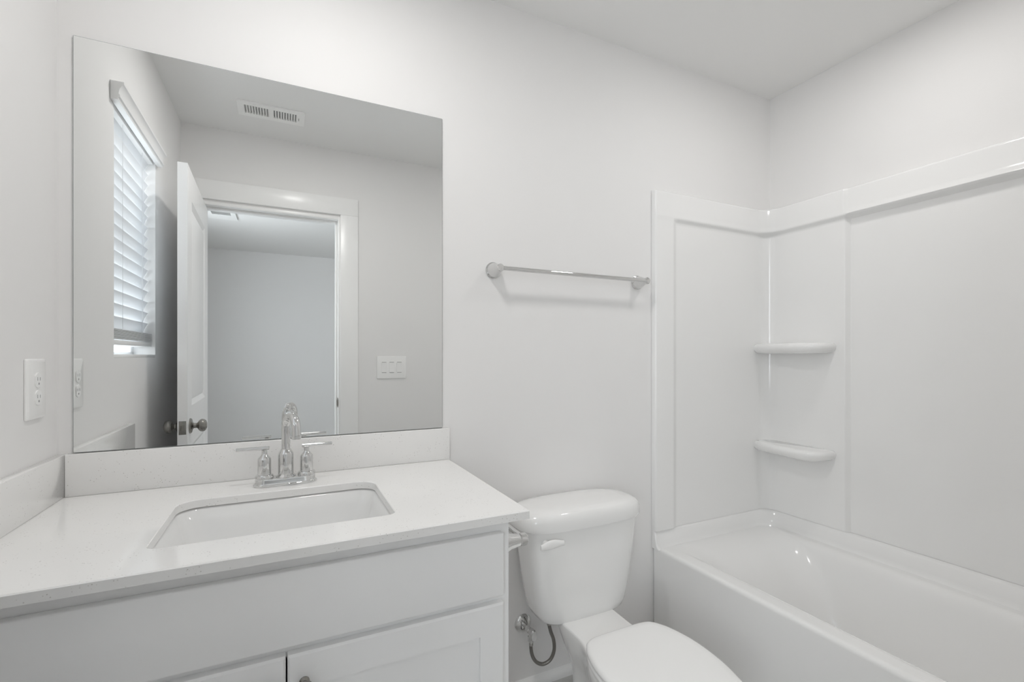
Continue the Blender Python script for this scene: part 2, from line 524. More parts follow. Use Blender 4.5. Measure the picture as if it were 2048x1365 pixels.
# ------------------------------------------------------------------ vanity cabinet
CB_R, CB_F, CT = 0.967, -0.548, 0.895     # right side, frame front, top
cab = thing('vanity_cabinet', 'white shaker vanity cabinet under the quartz countertop', 'cabinet', (0.485, -0.29, FL))
bm = bm_new()
box(bm, CB_R - 0.018, CB_R, CB_F + 0.02, -0.002, FL, CT - 0.0005)
box(bm, 0.002, 0.020, CB_F + 0.02, -0.002, FL, CT - 0.0005)
box(bm, 0.020, CB_R - 0.018, -0.012, -0.002, 0.14, CT - 0.0005)
box(bm, 0.020, CB_R - 0.018, CB_F + 0.02, -0.012, 0.14, 0.158)
box(bm, 0.020, CB_R - 0.018, CB_F + 0.075, CB_F + 0.085, FL, 0.14)
make('body', bm, M['cabinet'], cab)
bm = bm_new()
for (x0, x1, z0, z1) in ((0.002, 0.062, 0.14, CT - 0.0005), (CB_R - 0.045, CB_R, 0.14, CT - 0.0005), (0.062, CB_R - 0.045, 0.84, CT - 0.0005),
                         (0.062, CB_R - 0.045, 0.695, 0.735), (0.062, CB_R - 0.045, 0.14, 0.18)):
    box(bm, x0, x1, CB_F, CB_F + 0.02, z0, z1)
make('face_frame', bm, M['cabinet'], cab)
bm = bm_new(); box(bm, 0.045, 0.947, CB_F - 0.0195, CB_F - 0.0005, 0.722, 0.863, 0.0035, 3)
make('false_drawer_front', bm, M['cabinet'], cab)


def shaker(x0, x1, z0, z1, kx):
    yf, yb = CB_F - 0.0195, CB_F - 0.0005
    w_ = 0.057
    bm = bm_new()
    outer = [(x0, z0), (x1, z0), (x1, z1), (x0, z1)]
    e = 0.004
    o1 = [(x0 + e, z0 + e), (x1 - e, z0 + e), (x1 - e, z1 - e), (x0 + e, z1 - e)]
    wt = 0.064
    inn = [(x0 + w_, z0 + wt), (x1 - w_, z0 + wt), (x1 - w_, z1 - wt), (x0 + w_, z1 - wt)]
    f = lambda L, y: [Vector((x, y, z)) for (x, z) in L]
    loft(bm, [f(outer, yb), f(outer, yf + e), f(o1, yf), f(inn, yf), f(inn, yf + 0.008)], cap0=True, cap1=True)
    d = make('door', bm, M['cabinet'], cab, angle=20)
    bm = bm_new()
    lathe(bm, (kx, yf, z1 - 0.053), (0, -1, 0), [(0, 0.009), (0.002, 0.009), (0.006, 0.0055), (0.014, 0.0055), (0.018, 0.011), (0.022, 0.0145), (0.026, 0.0145), (0.029, 0.010), (0.0295, 0)], 24)
    make('knob', bm, M['nickel'], d)['label'] = 'satin nickel cabinet knob'


shaker(0.067, 0.5055, 0.162, 0.7065, 0.4775)
shaker(0.5085, 0.947, 0.162, 0.7065, 0.5370)

# ------------------------------------------------------------------ countertop with sink cut-out
TZ0, TZ1 = 0.895, 0.914
SX0, SX1, SY0, SY1 = 0.279, 0.724, -0.487, -0.178
ctop = thing('countertop', 'white speckled quartz countertop with backsplash over the vanity', 'countertop', (0.5, -0.29, TZ0))
bm = bm_new()


def slab_ring(z, e=0.0):
    return rrect(0.002 + 0, 0.998 - e, -0.594 + e, -0.001, 0.002, z, 3)


SR = (0.022, 0.022, 0.045, 0.045)


def cut_ring(z, g=0.0):
    return rrect(SX0 - g, SX1 + g, SY0 - g, SY1 + g, SR, z, 8)


def loops_face(bm, outer, inner):
    """flat face between an outer loop and an inner loop"""
    bmesh.ops.triangle_fill(bm, use_beauty=True, use_dissolve=False,
                            edges=[bm.edges.get((L[i], L[(i + 1) % len(L)])) or bm.edges.new((L[i], L[(i + 1) % len(L)])) for L in (outer, inner) for i in range(len(L))])


ov = loft(bm, [slab_ring(TZ0), slab_ring(TZ1 - 0.002), slab_ring(TZ1, 0.002)], False, False)
iv = loft(bm, [cut_ring(TZ0), cut_ring(TZ1 - 0.0015), cut_ring(TZ1, 0.0015)], False, False)
loops_face(bm, ov[-1], iv[-1])
loops_face(bm, ov[0], iv[0])
make('slab', bm, M['quartz'], ctop, angle=30)
bm = bm_new(); box(bm, 0.021, 1.0, -0.020, -0.0008, TZ1 + 0.0003, 1.018, 0.0015)
make('backsplash', bm, M['quartz'], ctop)
bm = bm_new(); box(bm, 0.0008, 0.0205, -0.594, -0.0008, TZ1 + 0.0003, 1.018, 0.0015)
make('side_splash', bm, M['quartz'], ctop)

# undermount basin
snk = thing('sink', 'white rectangular undermount sink set in the quartz countertop', 'sink', (0.5, -0.33, 0.75))
bm = bm_new()
rings = []
for (g, z, r) in ((0.020, 0.8925, 0.05), (0.004, 0.8925, 0.045), (0.0, 0.888, 0.045), (-0.010, 0.86, 0.045), (-0.028, 0.80, 0.05), (-0.040, 0.775, 0.055), (-0.058, 0.760, 0.06), (-0.09, 0.754, 0.06)):
    rings.append(rrect(SX0 - g, SX1 + g, SY0 - g, SY1 + g, r, z, 8))
cxs, cys = (SX0 + SX1) / 2, (SY0 + SY1) / 2 + 0.02
rings.append([Vector((cxs + 0.026 * math.cos(a), cys + 0.026 * math.sin(a), 0.750)) for a in
              [math.atan2(p.y - cys, p.x - cxs) for p in rings[-1]]])
vs = loft(bm, rings, False, False)
# outside skin so the bowl has thickness
orings = []
for (g, z, r) in ((0.020, 0.8925, 0.05), (0.020, 0.880, 0.05), (0.012, 0.86, 0.05), (-0.014, 0.79, 0.055), (-0.03, 0.750, 0.06), (-0.06, 0.740, 0.06)):
    orings.append(rrect(SX0 - g, SX1 + g, SY0 - g, SY1 + g, r, z, 8))
orings.append([Vector((cxs + 0.026 * math.cos(a), cys + 0.026 * math.sin(a), 0.738)) for a in
               [math.atan2(p.y - cys, p.x - cxs) for p in orings[-1]]])
loft(bm, orings, False, False)
bmesh.ops.remove_doubles(bm, verts=list(bm.verts), dist=0.00005)
make('basin', bm, M['sink'], snk, angle=50)
bm = bm_new(); lathe(bm, (cxs, cys, 0.742), (0, 0, 1), [(0, 0.024), (0.008, 0.0255), (0.011, 0.031), (0.0125, 0.030), (0.011, 0.020), (0.014, 0.018), (0.0155, 0.0)], 32)
make('drain', bm, M['chrome'], snk)['label'] = 'chrome sink drain'

# ------------------------------------------------------------------ faucet
FX, FY = 0.5065, -0.108
fau = thing('faucet', 'chrome two-handle faucet with a gooseneck spout behind the sink', 'faucet', (FX, FY, TZ1 + 0.0005))
zb = TZ1 + 0.0005
bm = bm_new()


def stad(hx, hy, z, k=12):
    p = []
    for i in range(2 * (k + 1)):
        if i <= k:
            a = -PI / 2 + PI * i / k; c0 = hx - hy
        else:
            a = PI / 2 + PI * (i - k - 1) / k; c0 = -(hx - hy)
        p.append(Vector((FX + c0 + hy * math.cos(a), FY + hy * math.sin(a), z)))
    return p


loft(bm, [stad(0.0785, 0.0275, zb), stad(0.0785, 0.0275, zb + 0.003), stad(0.0765, 0.0255, zb + 0.0045), stad(0.0745, 0.0245, zb + 0.006), stad(0.0735, 0.0235, zb + 0.008),
          stad(0.0735, 0.0235, zb + 0.017), stad(0.0720, 0.022, zb + 0.019), stad(0.069, 0.019, zb + 0.0195)])
make('base_plate', bm, M['chrome'], fau, angle=40)
bm = bm_new()
lathe(bm, (FX, FY, zb + 0.017), (0, 0, 1), [(0, 0.0245), (0.004, 0.0245), (0.007, 0.022), (0.010, 0.0195), (0.062, 0.0195), (0.066, 0.0185), (0.074, 0.0135), (0.0765, 0.0118), (0.078, 0.0)], 40)
make('spout_body', bm, M['chrome'], fau)
bm = bm_new()
TIP = Vector((0.5305, -0.170, 0))
hd = (TIP - Vector((FX, FY, 0))); reach = hd.length; hd.normalize()
r_arc = reach / 2
ztop = 1.069
pts = [Vector((FX, FY, z)) for z in (zb + 0.090, 1.02, 1.045, 1.06)]
for i in range(0, 17):
    a = PI * i / 16
    c_ = Vector((FX, FY, 0)) + hd * (r_arc - r_arc * math.cos(a))
    pts.append(Vector((c_.x, c_.y, ztop + r_arc * math.sin(a) * 1.0)))
pts.append(Vector((TIP.x, TIP.y, 1.058)) + hd * 0.001)
pts.append(Vector((TIP.x, TIP.y, 1.050)) + hd * 0.002)
tube(bm, pts, 0.0112, 24)
sp = make('spout', bm, M['chrome'], fau, angle=50)
bm = bm_new(); lathe(bm, pts[-1] + Vector((0, 0, 0.001)), (0, 0, -1), [(0, 0.0122), (0.0, 0.0122), (0.008, 0.0122), (0.009, 0.0110), (0.009, 0.0)], 24)
make('aerator', bm, M['chrome'], sp)
for sgn in (-1, 1):
    hx = FX + sgn * 0.0515
    bm = bm_new()
    lathe(bm, (hx, FY, zb + 0.0185), (0, 0, 1), [(0, 0.0225), (0.007, 0.0225), (0.010, 0.0205), (0.011, 0.0165), (0.050, 0.0165), (0.053, 0.0160), (0.062, 0.0085), (0.066, 0.0068), (0.076, 0.0068), (0.076, 0.0)], 32)
    h = make('handle', bm, M['chrome'], fau)
    bm = bm_new()
    x_in, x_out = hx - sgn * 0.0115, hx + sgn * 0.066
    zl = zb + 0.0985
    lathe(bm, (x_in, FY, zl), (sgn, 0, 0), [(0, 0.0), (0, 0.0042), (0.0008, 0.0048), (0.0767, 0.0048), (0.0775, 0.0042), (0.0775, 0)], 20)
    make('lever', bm, M['chrome'], h)
bm = bm_new(); lathe(bm, (FX, FY + 0.0205, zb + 0.015), (0, 0, 1), [(0, 0.0022), (0.05, 0.0022), (0.052, 0.004), (0.056, 0.004), (0.058, 0)], 12)
make('lift_rod', bm, M['chrome'], fau)

# ------------------------------------------------------------------ towel bar


def bell(bm, org, axis, proj, rbase):
    lathe(bm, org, axis, [(0, rbase), (0.004, rbase), (0.005, rbase * 0.94), (0.0085, rbase * 0.94), (0.0095, rbase * 0.88), (0.016, rbase * 0.84), (0.026, rbase * 0.74), (0.036, rbase * 0.60),
                          (proj - 0.014, rbase * 0.46), (proj - 0.011, rbase * 0.42), (proj - 0.009, rbase * 0.47), (proj + 0.005, rbase * 0.47), (proj + 0.0095, rbase * 0.34), (proj + 0.010, 0)], 32)


tb = thing('towel_bar', 'empty chrome towel bar with two bell posts on the wall above the toilet', 'towel bar', (1.487, -0.001, 1.561))
TBZ = 1.561
for x in (1.166, 1.812):
    bm = bm_new(); bell(bm, (x, -0.0006, TBZ), (0, -1, 0), 0.060, 0.0290)
    make('post', bm, M['chrome'], tb)
bm = bm_new(); tube(bm, [(1.166, -0.060, TBZ), (1.49, -0.060, TBZ), (1.812, -0.060, TBZ)], 0.0078, 20)
make('rod', bm, M['chrome'], tb)

# ------------------------------------------------------------------ toilet paper holder on the cabinet side
tp = thing('toilet_paper_holder', 'empty chrome toilet paper holder on the side of the vanity', 'toilet paper holder', (CB_R, -0.40, 0.80))
TPZ = 0.800
for y in (-0.475, -0.325):
    bm = bm_new(); bell(bm, (CB_R + 0.0006, y, TPZ), (1, 0, 0), 0.075, 0.0330)
    make('post', bm, M['chrome'], tp)
bm = bm_new(); tube(bm, [(CB_R + 0.075, -0.325, TPZ), (CB_R + 0.075, -0.40, TPZ), (CB_R + 0.075, -0.475, TPZ)], 0.0085, 20)
make('roller', bm, M['chrome'], tp)

# ------------------------------------------------------------------ outlet, switches
out = thing('electrical_outlet', 'white duplex outlet on the left wall beside the mirror', 'outlet', (0.0005, -0.1185, 1.186))
bm = bm_new()
oy0, oy1, oz0, oz1 = -0.162, -0.075, 1.119, 1.253
ry = lambda e, x: [Vector((x, p.x, p.y)) for p in rrect(oy0 + e, oy1 - e, oz0 + e, oz1 - e, 0.004, 0, 4)]
loft(bm, [ry(0, 0.0006), ry(0, 0.003), ry(0.0015, 0.0055), ry(0.005, 0.007)])
make('cover_plate', bm, M['plastic'], out, angle=30)
for zc in (1.2055, 1.1665):
    bm = bm_new()
    cyl = lambda r, x: [Vector((x, -0.1185 + max(-0.0145, min(0.0145, r * math.cos(2 * PI * i / 40))), zc + r * math.sin(2 * PI * i / 40))) for i in range(40)]
    loft(bm, [cyl(0.0172, 0.0068), cyl(0.0172, 0.0088), cyl(0.0165, 0.0094)])
    rc = make('receptacle', bm, M['plastic'], out, angle=30)
    bm = bm_new()
    box(bm, 0.0090, 0.0097, -0.1185 - 0.0070, -0.1185 - 0.0052, zc - 0.001, zc + 0.007)
    box(bm, 0.0090, 0.0097, -0.1185 + 0.0052, -0.1185 + 0.0070, zc - 0.001, zc + 0.006)
    lathe(bm, (0.0090, -0.1185, zc - 0.008), (1, 0, 0), [(0, 0.0), (0, 0.0026), (0.0007, 0.0026), (0.0007, 0)], 12)
    make('slots', bm, M['slot'], rc)
bm = bm_new(); lathe(bm, (0.0066, -0.1185, 1.186), (1, 0, 0), [(0, 0.0033), (0.001, 0.003), (0.0016, 0)], 16)
make('screw', bm, M['plastic'], out)

sw = thing('light_switch', 'white three-gang light switch beside the doorway, seen in the mirror', 'light switch', (1.118, DY + 0.0005, 1.186))
bm = bm_new()
rz_ = lambda e, y: [Vector((p.x, y, p.y)) for p in rrect(1.026 + e, 1.210 - e, 1.114 + e, 1.257 - e, 0.004, 0, 4)]
loft(bm, [rz_(0, DY + 0.0006), rz_(0, DY + 0.004), rz_(0.002, DY + 0.0065), rz_(0.005, DY + 0.0075)])
make('cover_plate', bm, M['plastic'], sw, angle=30)
for i in range(3):
    xc = 1.118 + (i - 1) * 0.048
    for z0 in (1.1515, 1.2172):
        bm = bm_new(); box(bm, xc - 0.014, xc + 0.014, DY + 0.0070, DY + 0.0080, z0, z0 + 0.0028)
        make('rocker_slot', bm, M['slot'], sw)
    bm = bm_new()
    pr = [(DY + 0.0074, 1.1545), (DY + 0.0094, 1.1545), (DY + 0.0084, 1.1855), (DY + 0.0115, 1.2165), (DY + 0.0074, 1.2165)]
    if i == 1:
        pr = [(y, 2 * 1.1855 - z) for (y, z) in pr]
    loft(bm, [[Vector((x, y, z)) for (y, z) in pr] for x in (xc - 0.0165, xc + 0.0165)])
    make('rocker', bm, M['plastic'], sw, angle=20)

# ------------------------------------------------------------------ ceiling vents
cv = thing('ceiling_vent', 'white rectangular ceiling vent with two banks of slots, seen in the mirror', 'vent', (0.443, -1.205, CEIL))
vx0, vx1, vy0, vy1 = 0.290, 0.597, -1.282, -1.132
bm = bm_new()
hy0, hy1 = vy0 + 0.035, vy1 - 0.030
banks = [(vx0 + 0.030, vx0 + 0.141), (vx0 + 0.158, vx0 + 0.270)]
zt, z_b = CEIL - 0.0005, CEIL - 0.008
for (x0, x1, y0, y1) in ((vx0, banks[0][0], vy0, vy1), (banks[1][1], vx1, vy0, vy1), (banks[0][1], banks[1][0], hy0, hy1),
                         (banks[0][0], banks[1][1], vy0, hy0), (banks[0][0], banks[1][1], hy1, vy1)):
    box(bm, x0, x1, y0, y1, z_b, zt)
make('frame', bm, M['vent'], cv, smooth=False)
bm = bm_new()
for bi, (x0, x1) in enumerate(banks):
    for k in range(10):
        xx = x0 + (x1 - x0) * k / 9
        t = -0.003 if bi == 0 else 0.003
        pr = [(xx - 0.0012 - t, CEIL - 0.0015), (xx + 0.0012 - t, CEIL - 0.0015), (xx + 0.0016 + t, z_b + 0.0005), (xx - 0.0016 + t, z_b + 0.0005)]
        loft(bm, [[Vector((x, y, z)) for (x, z) in pr] for y in (hy0, hy1)])
make('louvers', bm, M['vent'], cv, smooth=False)
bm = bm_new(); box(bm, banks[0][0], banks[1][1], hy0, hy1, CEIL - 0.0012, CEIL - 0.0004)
make('duct_shade', bm, M['duct'], cv, smooth=False)  # dark sheet under the ceiling, shade of the duct put in as colour
bm = bm_new(); box(bm, banks[1][1] + 0.008, banks[1][1] + 0.011, -1.212, -1.198, z_b - 0.007, z_b)
make('damper_lever', bm, M['slot'], cv, smooth=False)

bv = thing('bedroom_vent', 'small white ceiling vent with a dark louver band beyond the doorway', 'vent', (0.0, -3.33, CEIL))
bm = bm_new()
x0, x1, y0, y1 = -0.112, 0.113, -3.482, -3.180
for (a0, a1, b0, b1) in ((x0, x0 + 0.042, y0, y1), (x1 - 0.037, x1, y0, y1), (x0 + 0.042, x1 - 0.037, y0, -3.33), (x0 + 0.042, x1 - 0.037, -3.226, y1)):
    box(bm, a0, a1, b0, b1, CEIL - 0.014, CEIL - 0.0005)
make('frame', bm, M['vent'], bv, smooth=False)
bm = bm_new()
for k in range(7):
    yy = -3.326 + 0.0155 * k
    pr = [(yy + 0.009, CEIL - 0.0135), (yy, CEIL - 0.003), (yy + 0.0012, CEIL - 0.003), (yy + 0.0102, CEIL - 0.0135)]
    loft(bm, [[Vector((x, y, z)) for (y, z) in pr] for x in (x0 + 0.042, x1 - 0.037)])
make('louvers', bm, M['vent'], bv, smooth=False)
bm = bm_new(); box(bm, x0 + 0.042, x1 - 0.037, -3.33, -3.226, CEIL - 0.002, CEIL - 0.0005)
make('duct_shade', bm, M['duct'], bv, smooth=False)  # same dark sheet, painted shade behind the louvers

# ------------------------------------------------------------------ window blind
bl = thing('window_blind', 'white slatted window blind with a moulded valance, seen in the mirror', 'blind', (-0.03, (WY0 + WY1) / 2, WZ0 + 0.014))
bm = bm_new()
vp = [(0.001, 2.085), (0.020, 2.085), (0.021, 2.092), (0.026, 2.095), (0.026, 2.101), (0.022, 2.104), (0.024, 2.118), (0.031, 2.132), (0.036, 2.136), (0.036, 2.144), (0.001, 2.144)]
loft(bm, [[Vector((x, y, z)) for (x, z) in vp] for y in (-1.012, -0.40)])
make('valance', bm, M['blind_solid'], bl, angle=25)
bm = bm_new(); box(bm, -0.060, -0.006, WY0 + 0.006, WY1 - 0.006, 2.080, 2.109, 0.002)
make('headrail', bm, M['blind_solid'], bl)
bm = bm_new()
SXC, PITCH, TILT = -0.035, 0.0455, math.radians(-69)
zs = []
z = 2.057
while z > 1.372:
    zs.append(z); z -= PITCH


def slat(bm, xc, zc, tilt, y0, y1):
    up, lo = [], []
    for i in range(7):
        t = -1 + 2 * i / 6
        cr = 0.0022 * (1 - t * t)
        for lst, off in ((up, 0.0014), (lo, -0.0014)):
            lx, lz = 0.025 * t, cr + off
            lst.append((xc + lx * math.cos(tilt) + lz * math.sin(tilt), zc - lx * math.sin(tilt) + lz * math.cos(tilt)))
    pr = up + lo[::-1]
    loft(bm, [[Vector((x, y, z)) for (x, z) in pr] for y in (y0, y1)])


for z in zs:
    slat(bm, SXC, z, TILT, WY0 + 0.004, WY1 - 0.004)
for k in range(9):
    slat(bm, SXC + random.uniform(-0.001, 0.001), 1.319 + 0.0042 * k, 0.03, WY0 + 0.004, WY1 - 0.004)
make('slats', bm, M['slat'], bl, angle=40)
bm = bm_new(); box(bm, SXC - 0.025, SXC + 0.025, WY0 + 0.012, WY1 - 0.012, 1.297, 1.3145, 0.003)
make('bottom_rail', bm, M['blind_solid'], bl)
for y in (-0.84, -0.585):
    bm = bm_new()
    for x in (SXC - 0.021, SXC + 0.022):
        tube(bm, [(x, y, 1.30), (x, y, 1.7), (x, y, 2.078)], 0.0006, 6)
    make('ladder_cord', bm, M['cord'], bl)
# ------------------------------------------------------------------ bathtub
tub = thing('bathtub', 'white alcove bathtub with a plain apron beside the toilet', 'bathtub', (2.27, -0.765, FL))
TX0, TX1, TY0, TY1 = 1.900, 2.642, -1.527, -0.003
RIM = 0.460
bm = bm_new()
K = 10
rings = [rrect(TX0, TX1, TY0, TY1, 0.004, FL, K), rrect(TX0, TX1, TY0, TY1, 0.004, RIM - 0.014, K),
         rrect(TX0 + 0.0015, TX1, TY0, TY1, 0.004, RIM - 0.008, K), rrect(TX0 + 0.005, TX1, TY0, TY1, 0.004, RIM - 0.003, K), rrect(TX0 + 0.011, TX1, TY0, TY1, 0.004, RIM - 0.0005, K), rrect(TX0 + 0.020, TX1, TY0, TY1, 0.004, RIM, K)]
# rolled lip (front and back) that runs out into a long slope at the head end
for (f, h, zz, r) in ((0.055, 0.045, 0.0, 0.05), (0.066, 0.062, -0.0012, 0.07), (0.075, 0.085, -0.0045, 0.085), (0.083, 0.110, -0.0100, 0.10), (0.089, 0.135, -0.0180, 0.11),
                      (0.094, 0.160, -0.029, 0.115), (0.100, 0.190, -0.048, 0.12), (0.112, 0.240, -0.10, 0.13), (0.132, 0.300, -0.19, 0.14), (0.150, 0.350, -0.270, 0.14),
                      (0.165, 0.385, -0.315, 0.13), (0.195, 0.43, -0.335, 0.11), (0.24, 0.49, -0.342, 0.09)):
    rings.append(rrect(TX0 + f, 2.600 - f * 0.88, -1.50 + 0.06 + f * 0.9, -h, r, RIM + zz, K))
loft(bm, rings)
make('tub_shell', bm, M['acrylic'], tub, angle=75)


def plan(pts, rr, k=8):
    """round the interior corners of a plan polyline; rr radius per point"""
    o_ = []
    for i, p in enumerate(pts):
        p = Vector((p[0], p[1]))
        r = rr[i]
        if r <= 0 or i in (0, len(pts) - 1):
            o_.append(p); continue
        a = Vector(pts[i - 1][:2]) - p; b_ = Vector(pts[i + 1][:2]) - p
        a.normalize(); b_.normalize()
        if a.angle(b_) > PI - 0.01:          # straight through: keep the point count
            o_ += [p + (a * (0.5 - j / k) if j <= k / 2 else b_ * (j / k - 0.5)) * 0.004 for j in range(k + 1)]
            continue
        half = a.angle(b_) / 2
        t = r / math.tan(half)
        c_ = p + (a + b_).normalized() * (r / math.sin(half))
        s0 = p + a * t - c_; s1 = p + b_ * t - c_
        a0 = math.atan2(s0.y, s0.x); a1 = math.atan2(s1.y, s1.x)
        while a1 - a0 > PI: a1 -= 2 * PI
        while a1 - a0 < -PI: a1 += 2 * PI
        for j in range(k + 1):
            a_ = a0 + (a1 - a0) * j / k
            o_.append(Vector((c_.x + r * math.cos(a_), c_.y + r * math.sin(a_))))
    return o_


def surround_ring(z, frame_y, field_y, xc, xf, rc, grow=0.0, x_left=1.892):
    """one horizontal cut through the three-wall surround, from the front edge by the toilet round to the door wall"""
    Y0, Y1 = -0.0008, DY + 0.0008
    g = grow
    pts = [(x_left, Y0), (x_left, Y0 - frame_y - g), (1.990, Y0 - frame_y - g), (2.018, Y0 - field_y - g), (xc - g, Y0 - field_y - g), (xc - g, -0.366), (xf - g, -0.380),
           (xf - g, DY + 0.380), (xc - g, DY + 0.366), (xc - g, Y1 + field_y + g), (2.018, Y1 + field_y + g), (1.990, Y1 + frame_y + g), (x_left, Y1 + frame_y + g), (x_left, Y1)]
    rr = [0, 0.007, 0.040, 0.040, rc, 0.006, 0.006, 0.006, 0.006, rc, 0.040, 0.040, 0.007, 0]
    p2 = plan(pts, rr)
    ring = [Vector((p.x, p.y, z)) for p in p2]
    ring += [Vector((RX - 0.0008, Y1, z)), Vector((RX - 0.0008, Y0, z))]
    return ring


SZ0, BZ0, BZ1 = 0.527, 1.838, 1.955
sur = thing('tub_surround', 'glossy white tub surround with a raised top band and corner shelves', 'tub surround', (2.6, -0.765, SZ0))
bm = bm_new()
A = dict(frame_y=0.024, field_y=0.012, xc=2.600, xf=2.618, rc=0.060)
B = dict(frame_y=0.024, field_y=0.024, xc=2.588, xf=2.598, rc=0.075)
rings = [surround_ring(SZ0, **A), surround_ring(BZ0 - 0.020, **A)]
# a soft lip along the foot of the band, then the band and its rounded top
for (z, fy, fd, xc, xf, rc) in ((BZ0 - 0.010, 0.024, 0.0125, 2.5995, 2.6175, 0.0605), (BZ0 - 0.004, 0.0245, 0.0160, 2.5965, 2.610, 0.064), (BZ0 + 0.001, 0.025, 0.0215, 2.5905, 2.596, 0.071),
                                (BZ0 + 0.005, 0.0255, 0.0245, 2.5875, 2.588, 0.076), (BZ0 + 0.009, 0.0258, 0.0258, 2.5862, 2.5855, 0.077), (BZ0 + 0.013, 0.0256, 0.0256, 2.5864, 2.587, 0.077),
                                (BZ0 + 0.022, 0.0247, 0.0247, 2.5873, 2.592, 0.076), (BZ0 + 0.034, 0.024, 0.024, 2.588, 2.598, 0.075)):
    rings.append(surround_ring(z, frame_y=fy, field_y=fd, xc=xc, xf=xf, rc=rc))
rings += [surround_ring(BZ1 - 0.010, **B), surround_ring(BZ1 - 0.004, grow=-0.0015, **B), surround_ring(BZ1 - 0.001, grow=-0.005, **B), surround_ring(BZ1, grow=-0.010, **B)]
loft(bm, rings)
make('wall_panel', bm, M['acrylic'], sur, angle=40)
for zc in (1.300, 0.842):
    bm = bm_new()
    plan_pts = smooth_path([(2.512, -0.008, 0), (2.494, -0.060, 0), (2.481, -0.140, 0), (2.474, -0.220, 0), (2.480, -0.280, 0), (2.506, -0.318, 0), (2.550, -0.331, 0), (2.604, -0.332, 0)], 6)
    ctr = Vector((2.565, -0.16, 0))

    def shelf_ring(off, z):
        out_ = []
        for p in plan_pts:
            d = (p - ctr)
            s_ = max(0.0, 1 - off / d.length)
            q = ctr + d * s_
            out_.append(Vector((q.x, q.y, z)))
        out_ += [Vector((2.604, -0.30 * 0.5, z)), Vector((2.604, -0.008, z)), Vector((2.56, -0.008, z))]
        return out_
    loft(bm, [shelf_ring(0.034, zc - 0.030), shelf_ring(0.018, zc - 0.027), shelf_ring(0.007, zc - 0.020), shelf_ring(0.001, zc - 0.010), shelf_ring(-0.001, zc), shelf_ring(0.002, zc + 0.008), shelf_ring(0.010, zc + 0.014), shelf_ring(0.024, zc + 0.016)])
    make('corner_shelf', bm, M['acrylic'], sur, angle=60)
# sloped flange curb between tub rim and panels
bm = bm_new()
C0 = dict(frame_y=0.020, field_y=0.020, xc=2.590, xf=2.590, rc=0.085, x_left=1.893)
loft(bm, [surround_ring(RIM - 0.006, grow=0.020, **C0), surround_ring(RIM + 0.003, grow=0.013, **C0), surround_ring(RIM + 0.010, grow=0.009, **C0), surround_ring(RIM + 0.020, grow=0.006, **C0),
          surround_ring(SZ0 - 0.008, grow=-0.002, **C0), surround_ring(SZ0 - 0.001, grow=-0.008, **C0)])
make('tile_flange', bm, M['acrylic'], tub, angle=50)

# ------------------------------------------------------------------ toilet
TC = 1.430
toi = thing('toilet', 'white two-piece toilet with closed lid between the vanity and the tub', 'toilet', (TC, -0.40, FL))
bm = bm_new()
rings = []
for (z, hx, y0, y1, n) in ((0.366, 0.095, -0.170, -0.060, 3.0), (0.365, 0.132, -0.190, -0.050, 3.2), (0.369, 0.152, -0.203, -0.042, 3.5), (0.380, 0.166, -0.209, -0.037, 3.8), (0.400, 0.175, -0.212, -0.034, 4.0),
                           (0.44, 0.184, -0.214, -0.031, 4.2), (0.52, 0.198, -0.217, -0.028, 4.4), (0.62, 0.211, -0.220, -0.026, 4.5), (0.690, 0.219, -0.221, -0.025, 4.5)):
    rings.append(superell(TC + 0.004, (y0 + y1) / 2, hx, (y1 - y0) / 2, z, n, 72))
loft(bm, rings)
make('tank', bm, M['porcelain'], toi, angle=60)
bm = bm_new()
rings = []
for (z, s_, n) in ((0.6905, 0.93, 3.4), (0.6905, 0.985, 3.4), (0.696, 1.0, 3.4), (0.722, 1.0, 3.3), (0.734, 0.985, 3.2), (0.744, 0.94, 3.1), (0.7505, 0.86, 3.0), (0.754, 0.70, 2.8), (0.7555, 0.45, 2.6), (0.756, 0.15, 2.4)):
    ins = (1 - s_) * 0.245
    rings.append(superell(TC, -0.124, 0.245 - ins, max(0.01, 0.112 - ins * 0.45), z, n, 72))
loft(bm, rings)
make('tank_lid', bm, M['porcelain'], toi, angle=60)
# flush lever
bm = bm_new()
lx, ly, lz = TC - 0.172, -0.2125, 0.655
lathe(bm, (lx, ly + 0.002, lz), (0, -1, 0), [(0, 0.012), (0.006, 0.012), (0.010, 0.010), (0.018, 0.010), (0.018, 0)], 24)
lev = []
for t in range(9):
    u = t / 8
    xx = lx - 0.030 + 0.088 * u
    hz_ = 0.0085 + 0.009 * math.sin(PI * min(1, u * 1.1)) * 0.7
    yy = ly - 0.022 + 0.006 * u * u
    th_ = 0.0045
    lev.append([Vector((xx, yy + th_ * math.cos(a) * 1.2, lz + 0.004 * math.sin(PI * u) + hz_ * math.sin(a))) for a in [2 * PI * i / 16 for i in range(16)]])
loft(bm, lev)
make('flush_lever', bm, M['plastic'], toi, angle=60)


def bowl_ring(z, sw_, y_back, y_front, waist=0.0, k=40):
    """egg outline: narrow deck at the back, oval at the front"""
    ys, hw = [-0.165, -0.20, -0.26, -0.31, -0.36, -0.41, -0.46, -0.51, -0.56, -0.62, -0.68, -0.74, -0.78, -0.808], [0.098, 0.103, 0.102, 0.103, 0.118, 0.144, 0.159, 0.166, 0.167, 0.160, 0.144, 0.110, 0.070, 0.005]
    L, R = [], []
    for y, h in zip(ys, hw):
        u = (y - ys[0]) / (ys[-1] - ys[0])
        yy = y_back + (y_front - y_back) * u
        L.append(Vector((TC - h * sw_, yy, z))); R.append(Vector((TC + h * sw_, yy, z)))
    Ls = smooth_path(L, 4); Rs = smooth_path(R, 4)
    return Ls + Rs[::-1]


